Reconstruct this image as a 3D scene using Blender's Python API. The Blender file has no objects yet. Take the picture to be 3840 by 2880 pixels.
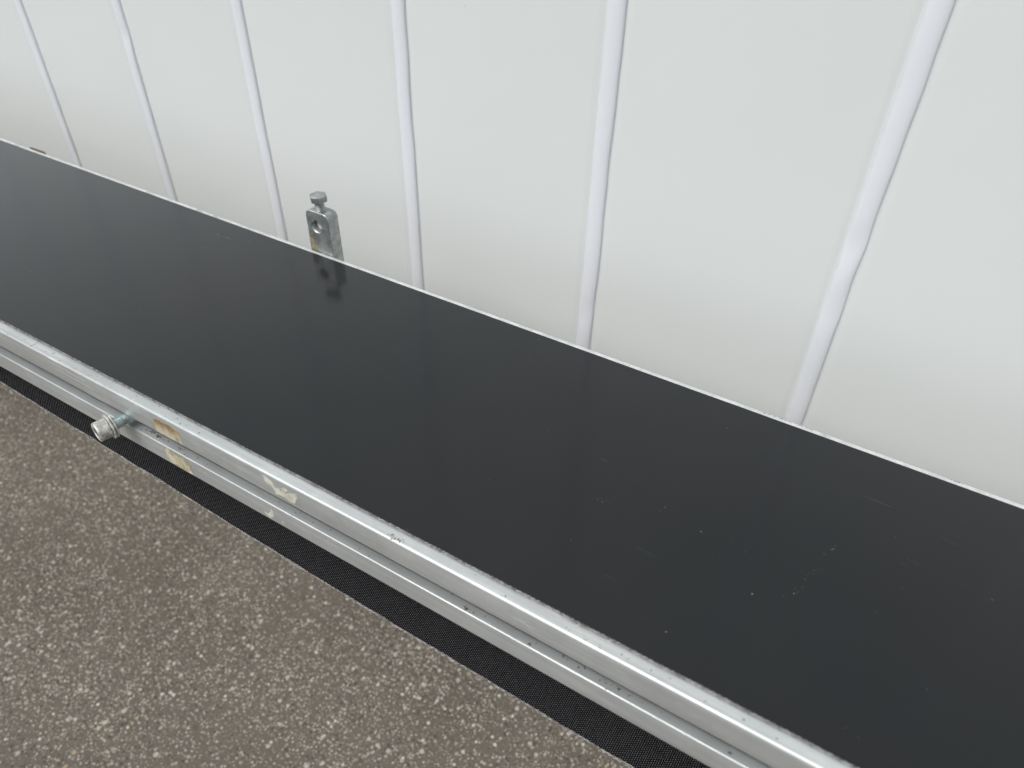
import bpy, bmesh, math, random
from mathutils import Vector, Matrix
random.seed(7)
S = bpy.context.scene
C = S.collection
GZ = 1075.0                      # camera height above the asphalt, mm

def W(x, y, z):                  # millimetres measured from the camera point -> world metres
    return Vector((x/1000, y/1000, (z+GZ)/1000))

# ------------------------------------------------------------------ camera
cam = bpy.data.cameras.new('camera'); co = bpy.data.objects.new('camera', cam); C.objects.link(co)
RX = (0.85557113, 0.51736181, 0.01829744)
DN = (0.33997324, -0.53486318, -0.77352413)
FW = (-0.39040522, 0.66802555, -0.63350266)
M = Matrix(((RX[0], -DN[0], -FW[0]), (RX[1], -DN[1], -FW[1]), (RX[2], -DN[2], -FW[2]))).to_4x4()
co.matrix_world = Matrix.Translation(W(0, 0, 0)) @ M
cam.sensor_width = 36; cam.lens = 25.967; cam.clip_start = 0.02; cam.clip_end = 200
cam.dof.use_dof = True; cam.dof.focus_distance = 0.50; cam.dof.aperture_fstop = 8.5
S.camera = co

# ------------------------------------------------------------------ light: bright overcast day
w = bpy.data.worlds.new('World'); S.world = w; w.use_nodes = True
nt = w.node_tree; nt.nodes.clear()
sky = nt.nodes.new('ShaderNodeTexSky'); sky.sky_type = 'NISHITA'; sky.sun_disc = False
sky.sun_elevation = math.radians(52); sky.sun_rotation = math.radians(200)
sky.air_density = 1.0; sky.dust_density = 3.0
hs = nt.nodes.new('ShaderNodeHueSaturation'); hs.inputs['Saturation'].default_value = 0.22
bg = nt.nodes.new('ShaderNodeBackground'); bg.inputs['Strength'].default_value = 0.12
wo = nt.nodes.new('ShaderNodeOutputWorld')
nt.links.new(sky.outputs[0], hs.inputs['Color']); nt.links.new(hs.outputs[0], bg.inputs[0]); nt.links.new(bg.outputs[0], wo.inputs[0])
sl = bpy.data.lights.new('sun', 'SUN'); sl.energy = 1.0; sl.angle = math.radians(40); sl.color = (1, 0.98, 0.95)
so = bpy.data.objects.new('sun', sl); C.objects.link(so)
el, az = math.radians(52), math.radians(200)      # azimuth clockwise from +Y
sd = Vector((math.sin(az)*math.cos(el), math.cos(az)*math.cos(el), math.sin(el)))
so.rotation_euler = sd.to_track_quat('Z', 'Y').to_euler(); so.location = (0, -3, 5)
S.view_settings.view_transform = 'Standard'; S.view_settings.look = 'None'
S.view_settings.gamma = 1; S.view_settings.use_curve_mapping = False
S.view_settings.exposure = 0.35

# ------------------------------------------------------------------ material helper
class N:
    def __init__(s, name):
        s.m = bpy.data.materials.new(name); s.m.use_nodes = True; s.t = s.m.node_tree
        s.b = s.t.nodes['Principled BSDF']; s._c = None
    def new(s, k, **a):
        n = s.t.nodes.new(k)
        for q, v in a.items(): setattr(n, q, v)
        return n
    def put(s, sock, v):
        if isinstance(v, bpy.types.NodeSocket): s.t.links.new(v, sock)
        elif v is not None:
            if isinstance(v, (tuple, list)) and len(v) == 3 and sock.type == 'RGBA': v = (*v, 1)
            sock.default_value = v
    @property
    def co(s):
        if s._c is None: s._c = s.new('ShaderNodeTexCoord').outputs['Object']
        return s._c
    def map(s, scale=(1, 1, 1), rot=(0, 0, 0), loc=(0, 0, 0), src=None):
        n = s.new('ShaderNodeMapping'); s.put(n.inputs[0], src or s.co)
        n.inputs['Scale'].default_value = scale; n.inputs['Rotation'].default_value = rot; n.inputs['Location'].default_value = loc
        return n.outputs[0]
    def noise(s, scale, detail=4, rough=.55, vec=None, out=0):
        n = s.new('ShaderNodeTexNoise'); s.put(n.inputs['Vector'], vec or s.co)
        n.inputs['Scale'].default_value = scale; n.inputs['Detail'].default_value = detail; n.inputs['Roughness'].default_value = rough
        return n.outputs[out]
    def voro(s, scale, vec=None, feature='F1', rnd=1):
        n = s.new('ShaderNodeTexVoronoi', feature=feature); s.put(n.inputs['Vector'], vec or s.co)
        n.inputs['Scale'].default_value = scale; n.inputs['Randomness'].default_value = rnd
        return n
    def math(s, op, a, b=None, c=None, clamp=False):
        n = s.new('ShaderNodeMath', operation=op, use_clamp=clamp)
        s.put(n.inputs[0], a); s.put(n.inputs[1], b)
        if c is not None: s.put(n.inputs[2], c)
        return n.outputs[0]
    def ramp(s, v, a, b, ca=0.0, cb=1.0):
        n = s.new('ShaderNodeMapRange', interpolation_type='SMOOTHSTEP'); s.put(n.inputs['Value'], v)
        n.inputs['From Min'].default_value = a; n.inputs['From Max'].default_value = b
        n.inputs['To Min'].default_value = ca; n.inputs['To Max'].default_value = cb
        return n.outputs[0]
    def mix(s, f, a, b, mode='MIX'):
        n = s.new('ShaderNodeMix', data_type='RGBA', blend_type=mode)
        s.put(n.inputs[0], f); s.put(n.inputs[6], a); s.put(n.inputs[7], b)
        return n.outputs[2]
    def sep(s, v):
        n = s.new('ShaderNodeSeparateXYZ'); s.put(n.inputs[0], v); return n.outputs
    def comb(s, x, y, z):
        n = s.new('ShaderNodeCombineXYZ'); s.put(n.inputs[0], x); s.put(n.inputs[1], y); s.put(n.inputs[2], z); return n.outputs[0]
    def bump(s, h, dist, strength=1.0, normal=None):
        n = s.new('ShaderNodeBump'); s.put(n.inputs['Height'], h)
        n.inputs['Distance'].default_value = dist; n.inputs['Strength'].default_value = strength
        if normal is not None: s.put(n.inputs['Normal'], normal)
        return n.outputs[0]
    def fin(s, color=None, rough=None, metal=None, normal=None, spec=None, coat=None):
        for k, v in (('Base Color', color), ('Roughness', rough), ('Metallic', metal), ('Normal', normal),
                     ('Specular IOR Level', spec), ('Coat Weight', coat)):
            if v is not None: s.put(s.b.inputs[k], v)
        return s.m

def mat_wall(name, base, tint):
    n = N(name)
    v = n.noise(3.5, 3); f = n.ramp(v, .3, .7)
    c = n.mix(f, base, tint)
    sp = n.voro(60); on = n.math('MULTIPLY', n.math('LESS_THAN', sp.outputs['Distance'], .045), n.math('GREATER_THAN', n.sep(sp.outputs['Color'])[0], .93))
    c = n.mix(n.math('MULTIPLY', on, .35), c, (.32, .32, .31))
    nrm = n.bump(n.noise(6, 2), .0009, 1.0)
    nrm = n.bump(n.noise(900, 2), .00003, 1.0, nrm)
    return n.fin(c, n.ramp(n.noise(12, 3), .3, .7, .38, .5), 0.0, nrm, .22)

def mat_belt():
    n = N('black_belt_cover')
    base = n.mix(n.ramp(n.noise(5, 3), .3, .7), (.0040, .0056, .0072), (.0062, .0058, .0066))
    # dust specks
    v1 = n.voro(60); r = n.sep(v1.outputs['Color'])
    rad = n.math('MULTIPLY_ADD', r[2], .012, .006)
    s1 = n.math('MULTIPLY', n.math('LESS_THAN', v1.outputs['Distance'], rad), n.math('GREATER_THAN', r[0], .93))
    v2 = n.voro(190, vec=n.map(scale=(1, 1.6, 1))); r2 = n.sep(v2.outputs['Color'])
    patch = n.ramp(n.noise(7, 2), .5, .66)
    s2 = n.math('MULTIPLY', n.math('LESS_THAN', v2.outputs['Distance'], .045), n.math('GREATER_THAN', n.math('ADD', r2[0], n.math('MULTIPLY', patch, .12)), .97))
    # faint scuffs running along the belt
    sc = n.noise(160, 5, .6, vec=n.map(scale=(.16, 1.6, 1), rot=(0, 0, .12)))
    sm = n.ramp(n.noise(9, 3), .54, .7)
    scr = n.math('MULTIPLY', n.ramp(sc, .62, .72), sm)
    c = n.mix(n.math('MULTIPLY', scr, .10), base, (.3, .3, .3))
    c = n.mix(n.math('MULTIPLY', s1, .55), c, (.45, .44, .42))
    c = n.mix(n.math('MULTIPLY', s2, .5), c, (.4, .4, .4))
    ro = n.math('ADD', n.ramp(n.noise(14, 4), .3, .7, .12, .17), n.math('MULTIPLY', scr, .2))
    nrm = n.bump(n.noise(2.2, 2), .0006, 1.0)
    nrm = n.bump(n.noise(700, 2, .5), .000006, 1.0, nrm)
    n.b.inputs['Sheen Weight'].default_value = .5; n.b.inputs['Sheen Roughness'].default_value = .35; n.b.inputs['Sheen Tint'].default_value = (.86, .95, 1, 1)
    n.b.inputs['Specular Tint'].default_value = (.93, .975, 1, 1)
    return n.fin(c, ro, 0.0, nrm, .42)

def mat_fabric():
    n = N('black_woven_underside')
    P = n.sep(n.co)
    u = n.math('DIVIDE', P[0], .00116); v = n.math('DIVIDE', P[1], .00129)
    fu = n.math('SUBTRACT', n.math('FRACT', u), .5)
    vv = n.math('ADD', v, n.math('MULTIPLY', n.math('FLOOR', u), .5))
    fv = n.math('SUBTRACT', n.math('FRACT', vv), .5)
    d = n.math('SQRT', n.math('ADD', n.math('MULTIPLY', fu, fu), n.math('MULTIPLY', fv, fv)))
    dot = n.ramp(d, .12, .34, 1.0, 0.0)
    amp = n.ramp(n.noise(500, 2), .3, .7, .6, 1.0)
    dot = n.math('MULTIPLY', dot, amp)
    c = n.mix(dot, (.0012, .0015, .0025), (.30, .30, .31))
    return n.fin(c, .85, 0.0, n.bump(dot, .0005, 1.0), .06)

def mat_fray():
    n = N('frayed_grey_yarn')
    return n.fin(n.mix(n.ramp(n.noise(400, 3), .35, .65), (.16, .16, .16), (.52, .51, .50)), .85, 0.0, None, .2)
def mat_fray_dark():
    n = N('dark_belt_core')
    return n.fin(n.mix(n.ramp(n.noise(600, 3), .4, .6), (.015, .015, .016), (.06, .058, .055)), .8, 0.0, n.bump(n.noise(900, 3), .0003), .3)

def mat_alu():
    n = N('worn_aluminium')
    P = n.co
    g = n.noise(300, 4, .6, vec=n.map(scale=(.02, 1, 1)))                     # extrusion lines
    blot = n.ramp(n.noise(26, 5, .6), .35, .7)
    c = n.mix(blot, (.56, .60, .60), (.66, .695, .695))
    c = n.mix(n.math('MULTIPLY', n.ramp(g, .42, .58), .45), c, (.46, .465, .47))
    # scratches, two directions, only where a mask allows them
    m1 = n.ramp(n.noise(18, 2), .5, .62)
    a = n.noise(420, 2, .5, vec=n.map(scale=(.05, 1, 1), rot=(0, .18, .12)))
    b = n.noise(300, 2, .5, vec=n.map(scale=(1, 1, .05), rot=(0, .45, 0), loc=(3, 1, 2)))
    s1 = n.math('MULTIPLY', n.ramp(a, .63, .68), m1)
    s2 = n.math('MULTIPLY', n.ramp(b, .72, .76), n.ramp(n.noise(11, 2, vec=n.map(loc=(5, 5, 5))), .5, .6))
    sc = n.math('MAXIMUM', s1, s2)
    c = n.mix(n.math('MULTIPLY', sc, .7), c, (.85, .86, .86))
    # dirt specks and grime
    v = n.voro(110, vec=n.map(scale=(.8, 1, 1))); r = n.sep(v.outputs['Color'])
    spk = n.math('MULTIPLY', n.math('LESS_THAN', n.math('ADD', v.outputs['Distance'], n.math('MULTIPLY', n.noise(900, 2), .12)), .14), n.math('GREATER_THAN', r[0], .9))
    c = n.mix(n.math('MULTIPLY', spk, .75), c, (.07, .06, .05))
    gr = n.ramp(n.noise(34, 5, .7, vec=n.map(scale=(.45, 1, 1), loc=(1, 2, 3))), .58, .75)
    c = n.mix(n.math('MULTIPLY', gr, .45), c, (.27, .245, .21))
    ro = n.math('ADD', n.ramp(n.noise(60, 4), .3, .7, .30, .42), n.math('MULTIPLY', gr, .2))
    h = n.math('ADD', n.math('MULTIPLY', g, .6), n.math('MULTIPLY', sc, -.8))
    nrm = n.bump(h, .00003, 1.0)
    nrm = n.bump(n.noise(120, 3), .00006, 1.0, nrm)
    return n.fin(c, ro, .55, nrm, .5)

def mat_zinc(name, dark, light, rust=(.16, .13, .08), metal=.5, rough=.5, sc=1.0, ra=.55):
    n = N(name)
    c = n.mix(n.ramp(n.noise(260*sc, 4, .65), .35, .68), dark, light)
    c = n.mix(n.math('MULTIPLY', n.ramp(n.noise(110*sc, 5, .6, vec=n.map(loc=(2, 7, 1))), ra, ra+.14), .75), c, rust)
    nrm = n.bump(n.noise(700*sc, 4, .6), .0002, 1.0)
    return n.fin(c, n.ramp(n.noise(200*sc, 3), .3, .7, rough-.1, rough+.12), metal, nrm, .5)

def mat_residue(name, c1, c2, gap, fade):
    n = N(name)
    v = n.noise(150, 5, .65)
    c = n.mix(n.ramp(v, .35, .65), c1, c2)
    if name.startswith('brown_glue'):
        zt = (GZ-306.5)/1000
        k = n.ramp(n.math('ADD', n.math('SUBTRACT', zt, n.sep(n.co)[2]), n.math('MULTIPLY', n.noise(160, 3), .004)), .001, .012)
        c = n.mix(k, c1, n.mix(.5, c2, (.55, .55, .5)))
    n.fin(c, .6, 0.0, n.bump(n.noise(700, 4), .0001), .3)
    if gap > 0:
        al = n.ramp(n.noise(110, 4, .6, vec=n.map(loc=(9, 3, 4))), gap-.08, gap+.1, fade, 1.0)
        n.put(n.b.inputs['Alpha'], al)
    return n.m

def mat_asphalt():
    n = N('worn_asphalt')
    wv = n.map(scale=(1, 1, 1))
    dist = n.noise(40, 3, out=1)
    wvec = n.new('ShaderNodeVectorMath', operation='MULTIPLY_ADD')
    n.put(wvec.inputs[0], dist); wvec.inputs[1].default_value = (.0018, .0018, .0018); n.put(wvec.inputs[2], wv)
    vec = wvec.outputs[0]
    big = n.noise(2.6, 4, .6)
    base = n.mix(n.ramp(n.noise(240, 5, .7), .3, .7), (.066, .056, .045), (.190, .165, .135))
    base = n.mix(n.ramp(big, .35, .65), base, n.mix(.5, base, (.165, .145, .12)))
    worn = n.ramp(n.noise(5.5, 3, .6, vec=n.map(loc=(4, 1, 0))), .22, .72)
    h = n.math('MULTIPLY', n.noise(300, 4, .7), .5)
    col = base
    def layer(col, h, scale, lo, hi, rmax, amt, off, tints):
        v = n.voro(scale, vec=n.map(loc=off, src=vec)); r = n.sep(v.outputs['Color'])
        th = n.math('SUBTRACT', hi, n.math('MULTIPLY', worn, hi-lo))
        pick = n.math('GREATER_THAN', r[0], th)
        rad = n.math('MULTIPLY_ADD', r[1], rmax*.6, rmax*.45)
        edge = n.math('SUBTRACT', rad, n.math('ADD', v.outputs['Distance'], n.math('MULTIPLY', n.noise(scale*2.2, 2), .12)))
        m = n.math('MULTIPLY', n.ramp(edge, -.12, .02), pick)
        t = n.mix(n.ramp(r[2], .0, .55), tints[0], tints[1]); t = n.mix(n.ramp(r[2], .8, .88), t, tints[2])
        t = n.mix(n.ramp(r[1], .1, .9, 0, .6), t, tints[3])
        col = n.mix(n.math('MULTIPLY', m, amt), col, t)
        return col, n.math('ADD', h, n.math('MULTIPLY', m, .5))
    T = [(.74, .70, .63), (.78, .70, .56), (.58, .42, .25), (.30, .27, .23)]
    D = [(.05, .05, .05), (.10, .09, .085), (.16, .10, .07), (.07, .07, .07)]
    col, h = layer(col, h, 150, .5, .8, .42, .8, (3, 3, 0), D)
    col, h = layer(col, h, 90, .88, .97, .36, .55, (5, 8, 0), D)
    col, h = layer(col, h, 340, .42, .78, .46, .7, (0, 0, 0), T)
    col, h = layer(col, h, 215, .46, .86, .46, .85, (1, 5, 0), T)
    col, h = layer(col, h, 120, .78, .95, .42, 1.0, (7, 2, 0), T)
    nrm = n.bump(h, .0016, 1.0)
    return n.fin(col, .85, 0.0, nrm, .3)

M_ = dict(alu_glare=mat_zinc('aluminium_painted_glare', (.62, .64, .64), (.80, .81, .81), (.40, .39, .36), .3, .4, .5, .60),tan=mat_residue('tan_stain', (.20, .18, .12), (.30, .28, .21), .46, .0),grimy=mat_zinc('dried_dirt', (.05, .045, .04), (.16, .14, .12), metal=0, rough=.8),
    panel=mat_wall('white_panel_paint', (.695, .735, .725), (.71, .742, .738)),
    rib=mat_wall('white_rib_plastic', (.73, .765, .81), (.75, .78, .825)),
    belt=mat_belt(), fabric=mat_fabric(), fray=mat_fray(), core=mat_fray_dark(), alu=mat_alu(),
    zinc=mat_zinc('galvanised_steel', (.31, .335, .34), (.50, .51, .50), (.22,.18,.11), metal=.8, rough=.36, sc=.6, ra=.6),
    blue=mat_zinc('bright_plated_thread', (.55, .66, .66), (.78, .88, .88), (.25, .3, .3), .8, .3),
    cap=mat_zinc('weathered_galvanised_cap', (.40, .40, .37), (.78, .78, .74), (.22, .2, .16), .45, .48, 1.3, .6),
    rust=mat_zinc('rusty_steel', (.07, .045, .03), (.22, .17, .12), (.16, .08, .04), .3, .7),
    dark=mat_zinc('dark_socket', (.03, .03, .03), (.10, .10, .09), (.05, .04, .03), .4, .6),
    glueA=mat_residue('brown_glue_residue', (.34, .19, .05), (.48, .41, .23), .46, .15),
    glueB=mat_residue('yellow_glue_residue', (.44, .40, .25), (.58, .56, .44), .50, .1),
    paper=mat_residue('pale_paper_residue', (.46, .46, .38), (.64, .64, .55), .30, .0),
    grime=mat_residue('brown_grime', (.05, .03, .02), (.20, .13, .09), .54, .0),
    asphalt=mat_asphalt())

# ------------------------------------------------------------------ mesh helpers (coordinates in mm from the camera point)
def link(name, bm, mat, parent=None, smooth=False, angle=None, **props):
    me = bpy.data.meshes.new(name)
    bmesh.ops.recalc_face_normals(bm, faces=bm.faces)
    bm.to_mesh(me); bm.free()
    for m in (mat if isinstance(mat, (list, tuple)) else [mat]): me.materials.append(m)
    o = bpy.data.objects.new(name, me); C.objects.link(o)
    if smooth:
        for p in me.polygons: p.use_smooth = True
        if angle: me.set_sharp_from_angle(angle=math.radians(angle))
    if parent: o.parent = parent
    for k, v in props.items(): o[k] = v
    return o

def extrude_profile(bm, pts, x0, x1, nx=1, closed=True, caps=True):
    rings = []
    for i in range(nx+1):
        x = x0+(x1-x0)*i/nx
        rings.append([bm.verts.new(W(x, y, z)) for y, z in pts])
    n = len(pts)
    for a, b in zip(rings, rings[1:]):
        for i in range(n if closed else n-1):
            j = (i+1) % n
            bm.faces.new((a[i], a[j], b[j], b[i]))
    if caps and closed:
        bm.faces.new(rings[0]); bm.faces.new(rings[-1])

def rounded(pts, k=5):
    """pts: (y, z, r); returns the polyline with each corner rounded by radius r"""
    out = []
    n = len(pts)
    for i, (y, z, r) in enumerate(pts):
        p = Vector((y, z)); a = Vector(pts[i-1][:2]); b = Vector(pts[(i+1) % n][:2])
        if r <= 0: out.append((y, z)); continue
        u = (a-p).normalized(); v = (b-p).normalized()
        c = p+(u+v)*r; s = p+u*r; e = p+v*r
        for j in range(k+1):
            t = j/k*math.pi/2
            q = c+(s-c)*math.cos(t)+(e-c)*math.sin(t)
            out.append((q.x, q.y))
    return out

def box(bm, x0, x1, y0, y1, z0, z1, bev=0):
    vs = [bm.verts.new(W(x, y, z)) for x in (x0, x1) for y in (y0, y1) for z in (z0, z1)]
    fs = [(0, 1, 3, 2), (4, 6, 7, 5), (0, 4, 5, 1), (2, 3, 7, 6), (0, 2, 6, 4), (1, 5, 7, 3)]
    F = [bm.faces.new([vs[i] for i in f]) for f in fs]
    if bev:
        es = list({e for f in F for e in f.edges})
        bmesh.ops.bevel(bm, geom=es, offset=bev/1000, segments=2, affect='EDGES')

def lathe(bm, base, axis, prof, n=32, cap0=True, cap1=True, hexa=False):
    """prof: list of (t, r) mm along axis"""
    axis = Vector(axis).normalized(); base = Vector(base)
    u = axis.orthogonal().normalized(); v = axis.cross(u)
    rings = []
    for t, r in prof:
        rings.append([bm.verts.new(W(*(base+axis*t+(u*math.cos(2*math.pi*i/n)+v*math.sin(2*math.pi*i/n))*r))) for i in range(n)])
    for a, b in zip(rings, rings[1:]):
        for i in range(n):
            j = (i+1) % n
            bm.faces.new((a[i], a[j], b[j], b[i]))
    if cap0: bm.faces.new(rings[0])
    if cap1: bm.faces.new(rings[-1])

def tube(bm, pts, r, n=5):
    rings = []
    for i, p in enumerate(pts):
        a = Vector(pts[max(0, i-1)]); b = Vector(pts[min(len(pts)-1, i+1)])
        d = (b-a).normalized(); u = d.orthogonal().normalized(); v = d.cross(u)
        # keep the frame stable for strands that mostly run along X
        u = Vector((0, 1, 0)) if abs(d.y) < .9 else Vector((1, 0, 0)); v = d.cross(u).normalized(); u = v.cross(d)
        rr = r(i) if callable(r) else r
        rings.append([bm.verts.new(W(*(Vector(p)+(u*math.cos(2*math.pi*k/n)+v*math.sin(2*math.pi*k/n))*rr))) for k in range(n)])
    for a, b in zip(rings, rings[1:]):
        for k in range(n):
            bm.faces.new((a[k], a[(k+1) % n], b[(k+1) % n], b[k]))
    bm.faces.new(rings[0]); bm.faces.new(rings[-1])

from mathutils import noise as mn
def nz(x, s=0.0): return mn.noise(Vector((x, s, s*.7)))

# ------------------------------------------------------------------ ground
bm = bmesh.new()
q = 60.0
vs = [bm.verts.new((x, y, 0)) for x, y in ((-q, -q), (q, -q), (q, q), (-q, q))]
bm.faces.new(vs)
link('ground', bm, M_['asphalt'], kind='structure')

# ------------------------------------------------------------------ white ribbed wall
WY = 540.0; KW = 540/430; PITCH = 158.7*KW; X5 = -24.0*KW
wall = bpy.data.objects.new('ribbed_wall', None); C.objects.link(wall); wall.location = W(-400, WY, -GZ)
wall['label'] = 'tall white panel wall with narrow upright ribs, behind the black conveyor belt'
wall['category'] = 'wall'; wall['kind'] = 'thing'
bpy.context.view_layer.update()
def under(o, parent):
    o.parent = parent; o.matrix_parent_inverse = parent.matrix_world.inverted(); return o

fit = {0: -817.4, 1: -661.0, 2: -507.2, 3: -347.6, 4: -187.7, 5: -24.0}
ribx = [fit[k]*KW if k in fit else X5+PITCH*(k-5) for k in range(-14, 13)]
kk = list(range(-14, 13))
bm = bmesh.new()
xs = [(ribx[0]-200, 0)]
for x in ribx:
    for dx, dy in ((-15, 0), (-10.5, .4), (-8.9, 1.1), (-8, 1.1), (8, 1.1), (8.9, 1.1), (10.5, .4), (15, 0)): xs.append((x+dx, dy))
xs.append((ribx[-1]+200, 0))
def wave(x, z): return 0.0
Z0, Z1 = -GZ, 1750
cols = []
for x, dy in xs:
    cols.append([bm.verts.new(W(x, WY+dy, z)) for z in (Z0, Z1)])
for a, b in zip(cols, cols[1:]): bm.faces.new((a[0], b[0], b[1], a[1]))
# thickness behind
xa, xb = xs[0][0], xs[-1][0]
bk = [[bm.verts.new(W(x, WY+45, z)) for z in (Z0, Z1)] for x in (xa, xb)]
bm.faces.new((bk[0][0], bk[0][1], bk[1][1], bk[1][0]))
bm.faces.new((cols[0][0], cols[0][1], bk[0][1], bk[0][0])); bm.faces.new((cols[-1][0], bk[1][0], bk[1][1], cols[-1][1]))
bm.faces.new([c[1] for c in cols]+[bk[1][1], bk[0][1]])
o = link('panel', bm, M_['panel'], smooth=True, angle=30); under(o, wall)

def rib_mesh(x, k):
    """soft half-round bead: slightly uneven in width and position, with small dents"""
    bm = bmesh.new(); rings = []
    prof = [(-1.0, -.9), (-1.0, 0), (-.93, .34), (-.78, .62), (-.5, .86), (-.2, .98), (.2, .98), (.5, .86), (.78, .62), (.93, .34), (1.0, 0), (1.0, -.9)]
    z = Z0
    zs = []
    while z < Z1:
        zs.append(z); z += 8 if -520 < z < 60 else 60
    zs.append(Z1)
    dents = [(-255, 1.3), (-285, -.7), (-315, .8)] if k == 5 else [(-232, 1.3)] if k == 1 else [(-390, .8)] if k == 4 else [(-120+k*13, .4)]
    for z in zs:
        sx = .7*nz(z*.012, k*3.1)+.5*nz(z*.035, k*7.7)
        hw = 7.1+.4*nz(z*.016, 40+k*2.3)
        hh = 2.5+.25*nz(z*.02, 80+k*1.9)
        dl = 0
        for dz, am in dents:
            g = math.exp(-((z-dz)/11.0)**2); hh -= am*g*.9; hw += am*g*.25; sx += am*g*.25
        if k == 5: sx += -.7*max(0, min(1, (z+180)/-90))+.7*max(0, min(1, (z+270)/-120))
        rings.append([bm.verts.new(W(x+sx+p*hw, WY-.1-h*hh if h >= 0 else WY+1.6, z)) for p, h in prof])
    n = len(prof)
    for a, b in zip(rings, rings[1:]):
        for i in range(n):
            j = (i+1) % n; bm.faces.new((a[i], a[j], b[j], b[i]))
    bm.faces.new(rings[0]); bm.faces.new(rings[-1])
    return bm
for x, k in zip(ribx, kk):
    o = link('rib', rib_mesh(x, k), M_['rib'], smooth=True, angle=50); under(o, wall)
    o['group'] = 'upright ribs on the white wall'

# ------------------------------------------------------------------ the conveyor
conv = bpy.data.objects.new('belt_conveyor', None); C.objects.link(conv); conv.location = W(-375, 280, -GZ)
conv['label'] = 'long black belt conveyor with scratched aluminium side rails in front of the white ribbed wall'
conv['category'] = 'conveyor'
bpy.context.view_layer.update()

XL, XR = -1950.0, 1200.0
TOP = -301.8
near = [(177.4, TOP, 1.7), (206.6, TOP, .5), (206.6, -345.5, .5), (177.4, -345.5, .5), (177.4, -330.0, .75), (183.2, -330.0, .15),
        (183.2, -337.5, 0), (200, -337.5, 0), (200, -312.5, 0), (183.2, -312.5, 0), (183.2, -319.0, 0), (177.4, -319.0, .35)]
bm = bmesh.new(); extrude_profile(bm, rounded(near), XL, XR)
rail = link('side_rail', bm, M_['alu'], smooth=True, angle=40); under(rail, conv)
rail['label'] = 'near aluminium side rail with a slot along its face, scratches and old sticker marks'
FY = 378.9
far = [(FY, TOP, .5)]+[(FY-(y-177.4), z, r if i else .8) for i, (y, z, r) in enumerate(near)][1:]
bm = bmesh.new(); extrude_profile(bm, rounded(far), XL, XR)
frail = link('side_rail', bm, M_['alu_glare'], smooth=True, angle=40); under(frail, conv)  # same aluminium, base colour lightened to stand in for the wall's grazing reflection
frail['label'] = 'far aluminium side rail showing as a thin bright strip beyond the belt'
bm = bmesh.new(); box(bm, XL, XR, 207.2, 349.0, -304.5, TOP)
under(link('slide_bed', bm, M_['alu']), conv)

# belt: one loop, smooth cover outside, woven fabric inside
BY0, BY1, TH = 185.2, 373.4, 1.5
DR = 36.0; XA, XB = -2000.0, 1250.0; ZC = -300-TH-DR
def sag(x):
    d = min(abs(x-30), 1000)
    return -402+30*(1-math.cos(math.pi*d/1000))/2 + .8*nz(x*.006, 3.0)
loop = []                     # (inner surface point, outward normal) in the XZ plane
X = XA
while X < XB: loop.append((X, -300-TH)); X += 25
for i in range(13):
    t = math.pi/2-math.pi*i/12; loop.append((XB+DR*math.cos(t), ZC+DR*math.sin(t)))
X = XB-25
while X > XA: loop.append((X, sag(X) if abs(X-30) < 1000 else ZC-DR+ (sag(1030)-(ZC-DR))*1.0)); X -= 25
for i in range(13):
    t = -math.pi/2-math.pi*i/12; loop.append((XA+DR*math.cos(t), ZC+DR*math.sin(t)))
n = len(loop)
bm = bmesh.new(); R4 = []
for i, (x, z) in enumerate(loop):
    a = Vector(loop[i-1]); b = Vector(loop[(i+1) % n]); d = (b-a).normalized(); nn = Vector((-d.y, d.x))
    e0 = BY0+.35*nz(x*.05, z*.01); e1 = BY1+.12*nz(x*.03, 50)
    p = Vector((x, z)); q_ = p+nn*TH
    R4.append([bm.verts.new(W(p.x, e0, p.y)), bm.verts.new(W(p.x, e1, p.y)), bm.verts.new(W(q_.x, e1, q_.y)), bm.verts.new(W(q_.x, e0, q_.y))])
for i in range(n):
    a, b = R4[i], R4[(i+1) % n]
    for s, m in ((0, 1), (1, 2), (2, 0), (3, 2)):
        f = bm.faces.new((a[s], a[(s+1) % 4], b[(s+1) % 4], b[s])); f.material_index = m
belt = link('conveyor_belt', bm, [M_['belt'], M_['fabric'], M_['core']], smooth=True, angle=40); under(belt, conv)
belt['label'] = 'smooth black belt with a woven underside that shows where it hangs below the rail'

# frayed yarns along the cut edge: upper run
def strand(name, x0, x1, step, yf, zf, r, mat, parent):
    bm = bmesh.new(); pts = []; x = x0
    while x <= x1: pts.append((x, yf(x), zf(x))); x += step
    tube(bm, pts, r, 5); return bm
bm = bmesh.new()
def add_strand(bm, x0, x1, step, yf, zf, r):
    pts = []; x = x0
    while x <= x1: pts.append((x, yf(x), zf(x))); x += step
    tube(bm, pts, r, 5)
per = 2.6
add_strand(bm, -950, 260, .65, lambda x: 184.75+.22*math.sin(2*math.pi*x/per)+.25*nz(x*.06, 1), lambda x: -300.35+.18*math.cos(2*math.pi*x/per), .2)
add_strand(bm, -950, 260, .65, lambda x: 184.6+.22*math.sin(2*math.pi*x/per+2.8)+.25*nz(x*.05, 2), lambda x: -301.15+.2*math.cos(2*math.pi*x/per+2.0), .17)
for i in range(220):                                              # loose hairs
    x = random.uniform(-900, 240); y = 184.9; z = random.uniform(-301.3, -299.9)
    L = random.choice((.6, 1.0, 1.6, 2.6)) * random.uniform(.6, 1.3); a = random.uniform(-1.3, 1.3)
    pts = [(x, y, z), (x+L*.5*math.sin(a), y-L*.4*abs(math.cos(a)), z+random.uniform(-.1, .4)), (x+L*math.sin(a*1.3), y-L*.7*abs(math.cos(a*1.2)), z+random.uniform(-.5, .5))]
    tube(bm, pts, .045, 4)
o = link('frayed_edge', bm, M_['fray'], smooth=True); under(o, belt)
bm = bmesh.new()
zr = lambda x: sag(x)
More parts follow.
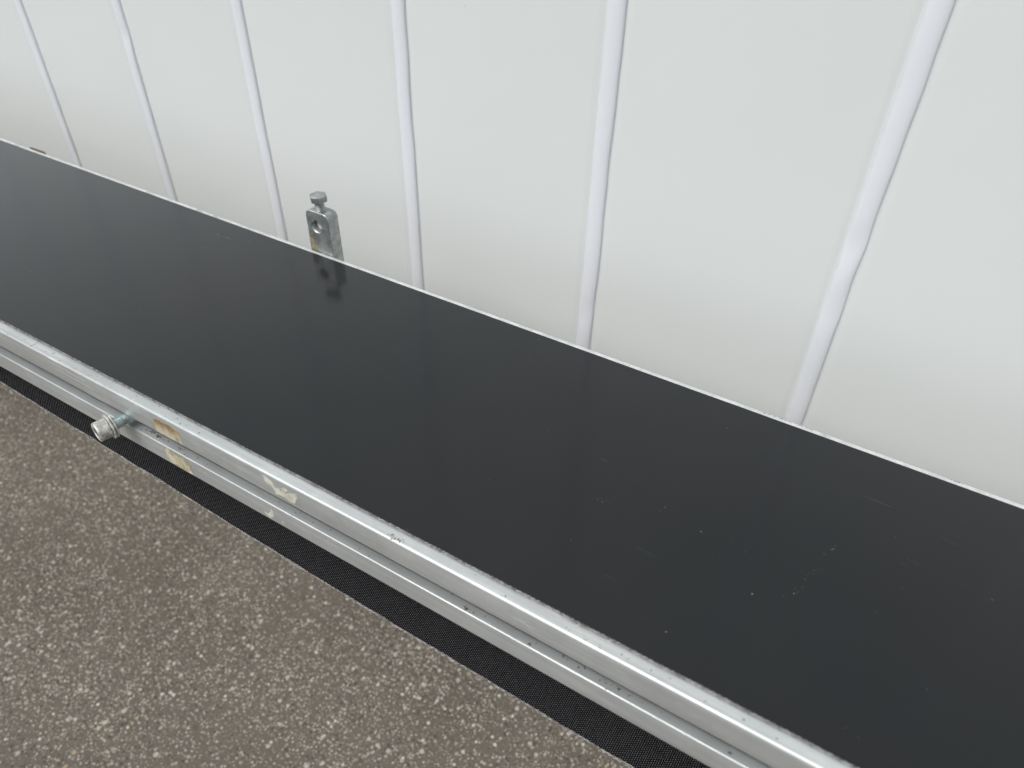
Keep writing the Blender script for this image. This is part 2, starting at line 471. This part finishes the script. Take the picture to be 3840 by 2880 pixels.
add_strand(bm, -900, 260, .8, lambda x: 184.8+.2*math.sin(2*math.pi*x/3.1)+.5*nz(x*.07, 5), lambda x: zr(x)+.1+.15*math.cos(2*math.pi*x/3.1), .2)
add_strand(bm, -900, 260, .8, lambda x: 184.5+.25*math.sin(2*math.pi*x/3.1+2.5)+.6*nz(x*.05, 6), lambda x: zr(x)-.5+.2*math.cos(2*math.pi*x/3.1+1.0), .2)
for i in range(260):
    x = random.uniform(-900, 240); y = 184.8; z = zr(x)+random.uniform(-1, .2)
    L = random.uniform(.5, 2.2); a = random.uniform(-1.2, 1.2)
    pts = [(x, y, z), (x+L*.5*math.sin(a), y-L*.5*abs(math.cos(a)), z+random.uniform(-.1, .3)), (x+L*math.sin(a*1.3), y-L*.9*abs(math.cos(a*1.2)), z+random.uniform(-.6, .4))]
    tube(bm, pts, .045, 4)
o = link('frayed_edge', bm, M_['fray'], smooth=True); under(o, belt)

# end drums with their bearing plates and the stands (all outside the photograph)
for xc in (XA, XB):
    bm = bmesh.new(); lathe(bm, (xc, BY0+3, ZC), (0, 1, 0), [(0, DR-.2), (BY1-BY0-6, DR-.2)], 40)
    o = link('end_drum', bm, M_['zinc'], smooth=True, angle=40); under(o, conv)
    s = 1 if xc > 0 else -1
    for y in (175.0, 375.5):
        bm = bmesh.new(); xe = XR if s > 0 else XL
        box(bm, min(xe-s*120, xc+s*22), max(xe-s*120, xc+s*22), y-6.2 if y < 200 else FY+.3, y+1.9 if y < 200 else FY+8, -352, -306, .6)
        o = link('bearing_plate', bm, M_['zinc']); under(o, conv)
for xc in (XL+80, XR-80):
    for y0, y1 in ((137.0, 177.0), (379.2, 419.2)):
        bm = bmesh.new(); box(bm, xc-20, xc+20, y0, y1, -GZ+6, -306, 1.5); box(bm, xc-45, xc+45, y0-8, y1+(8 if y1 < 200 else 5), -GZ, -GZ+6)
        o = link('leg', bm, M_['alu']); under(o, conv)

# ------------------------------------------------------------------ marks on the near rail (real thin films, 0.12 mm proud)
def film(name, pts, mat, label, thick=.12, y=177.4, jag=.5, parent=None):
    out = []
    for i, p in enumerate(pts):
        a = Vector(p); b = Vector(pts[(i+1) % len(pts)]); k = max(1, int((b-a).length/.9))
        for j in range(k):
            c = a+(b-a)*j/k; out.append((c.x+random.uniform(-jag, jag)*.5, c.y+random.uniform(-jag, jag)*.5))
    bm = bmesh.new()
    f = bm.faces.new([bm.verts.new(W(x, y-thick, z)) for x, z in out])
    g = bmesh.ops.extrude_face_region(bm, geom=[f])
    for v in g['geom']:
        if isinstance(v, bmesh.types.BMVert): v.co.y += (thick-.02)/1000
    bmesh.ops.triangulate(bm, faces=[f for f in bm.faces if len(f.verts) > 4])
    o = link(name, bm, mat); under(o, parent or rail); o['label'] = label
    return o
film('sticker_residue', [(-358.3, -307.6), (-351.7, -306.1), (-343.4, -306.0), (-335.0, -308.0), (-335.3, -318.4), (-359.1, -318.4)], M_['glueA'], 'brownish yellow glue patch on the upper face of the rail')
film('sticker_residue', [(-357.6, -331.0), (-334.3, -331.0), (-335.1, -344.6), (-358.9, -344.6)], M_['glueB'], 'pale yellow glue patch on the lower face of the rail')
film('sticker_residue', [(-265.0, -304.4), (-263.2, -304.9), (-260.2, -305.8), (-257.8, -306.5), (-256.7, -308.4), (-256.4, -310.8), (-252.2, -309.8), (-251.1, -307.8), (-247.0, -306.4), (-246.0, -307.9), (-249.2, -310.4), (-244.9, -308.9), (-239.0, -305.9), (-239.2, -309.8), (-241.0, -312.2), (-242.6, -316.3), (-246.7, -316.3), (-249.5, -314.9), (-253.4, -315.3), (-257.1, -316.1), (-257.9, -312.2), (-261.5, -310.8), (-263.7, -309.2)], M_['paper'], 'torn pale paper scrap on the upper face of the rail', jag=.7)
film('sticker_residue', [(-272.6, -340.8), (-270.3, -341.2), (-268.5, -339.8), (-264.9, -333.8), (-264.2, -337.5), (-264.8, -341.2), (-268.5, -343.4), (-271.5, -342.8)], M_['paper'], 'small pale paper scrap on the lower face of the rail')
film('sticker_residue', [(-258.2, -341.0), (-257.0, -340.8), (-256.8, -342.0), (-258.0, -342.2)], M_['paper'], 'pale paper fleck on the lower face of the rail', jag=.2)
# thin white scratches clustered right of the yellow patch
def scratches(cx, cz, n, L, spread, ang, mat):
    bm = bmesh.new()
    for i in range(n):
        a = ang+random.uniform(-.5, .5); x = cx+random.gauss(0, spread); z = cz+random.gauss(0, spread*.35)
        l = L*random.uniform(.4, 1.1); wd = random.uniform(.06, .16); bend = random.uniform(-.8, .8)
        P = [(x+l*t*math.cos(a+bend*t*.6), z+l*t*math.sin(a+bend*t*.6)) for t in (0, .25, .5, .75, 1)]
        if any(zz > -304.4 or zz < -344.4 or -331.2 < zz < -317.8 for _, zz in P): continue
        up = []; dn = []
        for j, (px, pz) in enumerate(P):
            w_ = wd*math.sin(math.pi*(j+.3)/4.6); up.append(bm.verts.new(W(px, 177.33, pz+w_))); dn.append(bm.verts.new(W(px, 177.33, pz-w_)))
        for j in range(4): bm.faces.new((up[j], up[j+1], dn[j+1], dn[j]))
    o = link('scratch_marks', bm, mat, kind='stuff'); under(o, rail); return o
pale = N('bright_scratch').fin((.80, .80, .78), .35, .3)
bm_list = [(-324, -335, 16, 5, 3, -.6), (-322, -309, 18, 9, 9, -.35), (-300, -310, 14, 10, 10, -.3), (-420, -310, 14, 9, 14, -1.2),
           (-205, -311, 10, 8, 14, -.3), (-150, -312, 8, 9, 14, -.25), (-90, -311, 12, 7, 10, -.4), (-30, -311, 12, 7, 14, .2), (-215, -337, 9, 8, 12, -.2),
           (-120, -338, 9, 7, 14, -.4), (-40, -338, 8, 6, 14, .3), (-480, -338, 10, 7, 20, -.5), (-390, -337, 6, 6, 6, -.5)]
for c in bm_list: scratches(*c, pale)
# rust crumbs on the slot ledge and on the rail's top corner
def crumbs(cx, cy, cz, n, sx, sy, rmin, rmax, mat, name='rust_crumbs'):
    bm = bmesh.new()
    for i in range(n):
        x = cx+random.gauss(0, sx); y = cy+random.gauss(0, sy); r = random.uniform(rmin, rmax)
        m = Matrix.Translation(W(x, y, cz+r*.3)) @ Matrix.Rotation(random.uniform(0, 3), 4, 'Z') @ Matrix.Diagonal((r*random.uniform(1, 2)/1000, r/1000, r*.5/1000, 1))
        bmesh.ops.create_icosphere(bm, subdivisions=1, radius=1, matrix=m)
    for v in bm.verts: v.co += Vector((random.uniform(-1, 1), random.uniform(-1, 1), 0))*.00006
    o = link(name, bm, mat, kind='stuff'); under(o, rail); return o
crumbs(-368, 181.0, -330, 60, 5, .7, .12, .42, M_['rust'])
crumbs(-346, 181.0, -330, 16, 1.5, .8, .1, .35, M_['rust'])
crumbs(-172, 179.4, TOP, 22, 3.5, .8, .12, .4, M_['rust'])
crumbs(-128, 178.8, -329.2, 5, 2.0, .3, .2, .6, M_['rust'])
crumbs(-60, 181.0, -330, 26, 30, 1.2, .15, .5, M_['rust'])
crumbs(-240, 181.0, -330, 30, 90, 1.6, .1, .32, M_['rust'])
crumbs(-430, 181.0, TOP, 22, 60, 1.8, .1, .35, M_['rust'])
crumbs(-60, 180.6, TOP, 26, 80, 1.5, .12, .4, M_['rust'])
crumbs(-25, FY-.7, TOP, 26, 10, .2, .12, .3, M_['grimy'])
crumbs(70, FY-.6, TOP, 12, 2, .15, .15, .4, M_['grimy'])
crumbs(-70, 183.4, TOP, 12, 60, .6, .2, .5, M_['paper'], 'pale_crumbs')
# scratched joint mark across the rail's top
bm = bmesh.new()
for x, y, r in [(-480.8+.4*nz(i*.7, 9), 178.3+i*.32, .22-.008*i) for i in range(17)]:
    m = Matrix.Translation(W(x, y, TOP)) @ Matrix.Diagonal((r/1000, .28/1000, .05/1000, 1)); bmesh.ops.create_icosphere(bm, subdivisions=1, radius=1, matrix=m)
under(link('scratch_marks', bm, M_['rust'], kind='stuff'), rail)

# dust grains and lint lying on the belt
bm = bmesh.new()
from mathutils import Euler
for i in range(34):
    x = random.uniform(-650, 60); y = random.uniform(190, 370); r = random.uniform(.09, .2)
    m = Matrix.Translation(W(x, y, -300+r*.3)) @ Matrix.Rotation(random.uniform(0, 3), 4, 'Z') @ Matrix.Diagonal((r*random.uniform(1, 2.0)/1000, r/1000, r*.5/1000, 1))
    bmesh.ops.create_icosphere(bm, subdivisions=1, radius=1, matrix=m)
G = [(-5.5, 242.1, .36), (-33, 201.2, .3), (93.8, 300, .22), (-54, 350, .2)]
for i in range(26):
    t = random.random(); G.append((9+14*t+random.gauss(0, 1.6), 248+48*t+random.gauss(0, 2.2), random.choice((.08, .1, .13, .22))))
for i in range(40):
    t = random.random(); G.append((50+45*t+random.gauss(0, 1), 305-5*t+random.gauss(0, .5), random.choice((.05, .07, .09))))
for x, y, r in G:
    m = Matrix.Translation(W(x, y, -300+r*.3)) @ Matrix.Diagonal((r/1000, r*.8/1000, r*.6/1000, 1)); bmesh.ops.create_icosphere(bm, subdivisions=1, radius=1, matrix=m)
dust = link('dust', bm, N('pale_dust').fin((.42, .41, .38), .9, 0.0), kind='stuff'); dust['label'] = 'tiny pale dust grains scattered on the black belt'; dust['category'] = 'dust'

# ------------------------------------------------------------------ loose cap screw in the slot
A = Vector((-391.3, 177.4, -323.6)); B = Vector((-395.2, 158.6, -323.2)); ax = (B-A).normalized(); Ln = (B-A).length
bm = bmesh.new()
prof = [(-9, 3.3)]
t = -9.0; pitch = 1.25
while t < Ln-10.5:                                            # thread crests and roots
    prof += [(t+.1, 3.1), (t+.5, 3.98), (t+.7, 3.98), (t+1.1, 3.1)]; t += pitch
prof.append((Ln-10, 3.4))
lathe(bm, A, ax, prof, 36)
screw = link('cap_screw', bm, M_['blue'], smooth=True, angle=35); under(screw, conv)
screw['label'] = 'bright threaded screw half wound out of the slot in the near rail'
for t0, r in ((Ln-11.0, 8.3), (Ln-9.35, 8.5)):
    bm = bmesh.new()
    lathe(bm, A, ax, [(t0, 4.2), (t0, r-.4), (t0+.3, r), (t0+1.0, r), (t0+1.3, r-.4), (t0+1.3, 4.2)], 40, False, False)
    o = link('washer', bm, M_['cap'], smooth=True, angle=30); under(o, screw)
t0 = Ln-7.8
bm = bmesh.new()
lathe(bm, A, ax, [(t0, 6.1), (t0+.3, 6.55), (t0+7.0, 6.55), (t0+7.6, 6.2), (t0+7.8, 5.7), (t0+7.8, 3.7)], 48, True, False)
lathe(bm, A, ax, [(t0+7.8, 3.7), (t0+7.3, 3.45), (t0+7.3, 3.45)], 48, False, False)
o = link('screw_head', bm, M_['cap'], smooth=True, angle=30); under(o, screw)
bm = bmesh.new(); lathe(bm, A, ax, [(t0+7.25, 3.5), (t0+3.5, 3.4)], 6, False, True)
bmesh.ops.recalc_face_normals(bm, faces=bm.faces)
o = link('hex_socket', bm, M_['dark']); under(o, screw)

# ------------------------------------------------------------------ bracket with a hole and a hex bolt on the far rail
def bracket(x0, x1, ztop, zbot, mat, y0=FY+.4, y1=FY+12.2, hole=None, r=5.0, seg=72):
    cx, cz = hole if hole else ((x0+x1)/2, ztop-15)
    def outline(a, gap=0):                                   # ray from the hole centre to the rounded outline
        dx, dz = math.cos(a), math.sin(a); best = None
        t = 0
        lo, hi = 0, 400
        def inside(px, pz):
            if px < x0 or px > x1 or pz > ztop or pz < zbot: return False
            for sx in (x0+r, x1-r):
                if ((px < sx) if sx == x0+r else (px > sx)) and pz > ztop-r:
                    return (px-sx)**2+(pz-ztop+r)**2 <= r*r
            return True
        for _ in range(40):
            m = (lo+hi)/2
            if inside(cx+dx*m, cz+dz*m): lo = m
            else: hi = m
        return cx+dx*lo, cz+dz*lo
    ang = [2*math.pi*i/seg for i in range(seg)]
    for px, pz in ((x0, zbot), (x1, zbot)): ang.append(math.atan2(pz-cz, px-cx) % (2*math.pi))
    ang.sort(); n = len(ang)
    bm = bmesh.new(); L = []
    ch = .45
    out = [outline(a) for a in ang]
    inn = lambda p, d: (p[0]+(cx-p[0])/max(1e-6, math.hypot(cx-p[0], cz-p[1]))*d, p[1]+(cz-p[1])/max(1e-6, math.hypot(cx-p[0], cz-p[1]))*d)
    hr = 4.7
    def ringo(pts, y): return [bm.verts.new(W(p[0], y, p[1])) for p in pts]
    circ = lambda rr: [(cx+rr*math.cos(a), cz+rr*math.sin(a)) for a in ang]
    rings = [ringo(circ(hr), y1-.8), ringo(circ(hr+.8), y1), ringo([inn(p, ch) for p in out], y1), ringo(out, y1-ch), ringo(out, y0+ch),
             ringo([inn(p, ch) for p in out], y0), ringo(circ(hr+.8), y0), ringo(circ(hr), y0+.8), None]
    rings[-1] = rings[0]
    for a, b in zip(rings, rings[1:]):
        for i in range(n):
            j = (i+1) % n; bm.faces.new((a[i], a[j], b[j], b[i]))
    return bm
bm = bracket(-415.4, -392.0, -265.6, -343.0, M_['zinc'], hole=(-405.2, -278.6))
br = link('bracket', bm, M_['zinc'], smooth=True, angle=28); under(br, conv)
br['label'] = 'thick galvanised steel bracket with a hole and a bolt standing up behind the belt'
bm = bmesh.new(); lathe(bm, (-405.2, FY+4.6, -278.6), (0, 1, 0), [(0, 0.05), (0, 4.0), (.4, 4.4), (6.5, 4.4)], 32, True, False)
o = link('hole_plug', bm, M_['cap'], smooth=True, angle=40); under(o, br); o['label'] = 'dull steel end of the pin filling the bracket hole'
film('dried_stain', [(-415.2, -287), (-409, -286), (-406.5, -292), (-407, -300), (-403, -303), (-415.2, -303)], M_['tan'], 'tan dried stain at the foot of the bracket', y=FY+.4, thick=.08, parent=br)
bx, by = -403.6, FY+5.6
bm = bmesh.new(); prof = [(-8, 3.5)]; t = -8
while t < 7.0: prof += [(t, 3.5), (t+.45, 3.9), (t+.7, 3.9), (t+1.1, 3.5)]; t += 1.25
lathe(bm, (bx, by, -265.6), (0, 0, 1), prof+[(8.2, 3.6)], 32)
hb = link('hex_bolt', bm, M_['zinc'], smooth=True, angle=40); under(hb, br)
bm = bmesh.new()
verts = []
ro = math.radians(22)
def hexring(rad, z): return [bm.verts.new(W(bx+rad*math.cos(ro+i*math.pi/3), by+rad*math.sin(ro+i*math.pi/3), z)) for i in range(6)]
Rr = [hexring(6.8, -258.0), hexring(7.05, -257.6), hexring(7.05, -253.2), hexring(6.3, -252.6)]
for a, b in zip(Rr, Rr[1:]):
    for i in range(6): bm.faces.new((a[i], a[(i+1) % 6], b[(i+1) % 6], b[i]))
bm.faces.new(Rr[0]); bm.faces.new(Rr[-1])
bmesh.ops.bevel(bm, geom=[e for e in bm.edges], offset=.00018, segments=2, affect='EDGES')
o = link('bolt_head', bm, M_['zinc'], smooth=True, angle=40); under(o, br)

bm = bracket(-803.0, -777.0, -301.1, -343.0, M_['rust'], y0=FY+.3, y1=FY+2.6, hole=(-790, -320), r=2.0)
o = link('bracket', bm, M_['rust'], smooth=True, angle=28); under(o, conv)
o['label'] = 'low rusty bracket whose top edge just shows above the far rail'
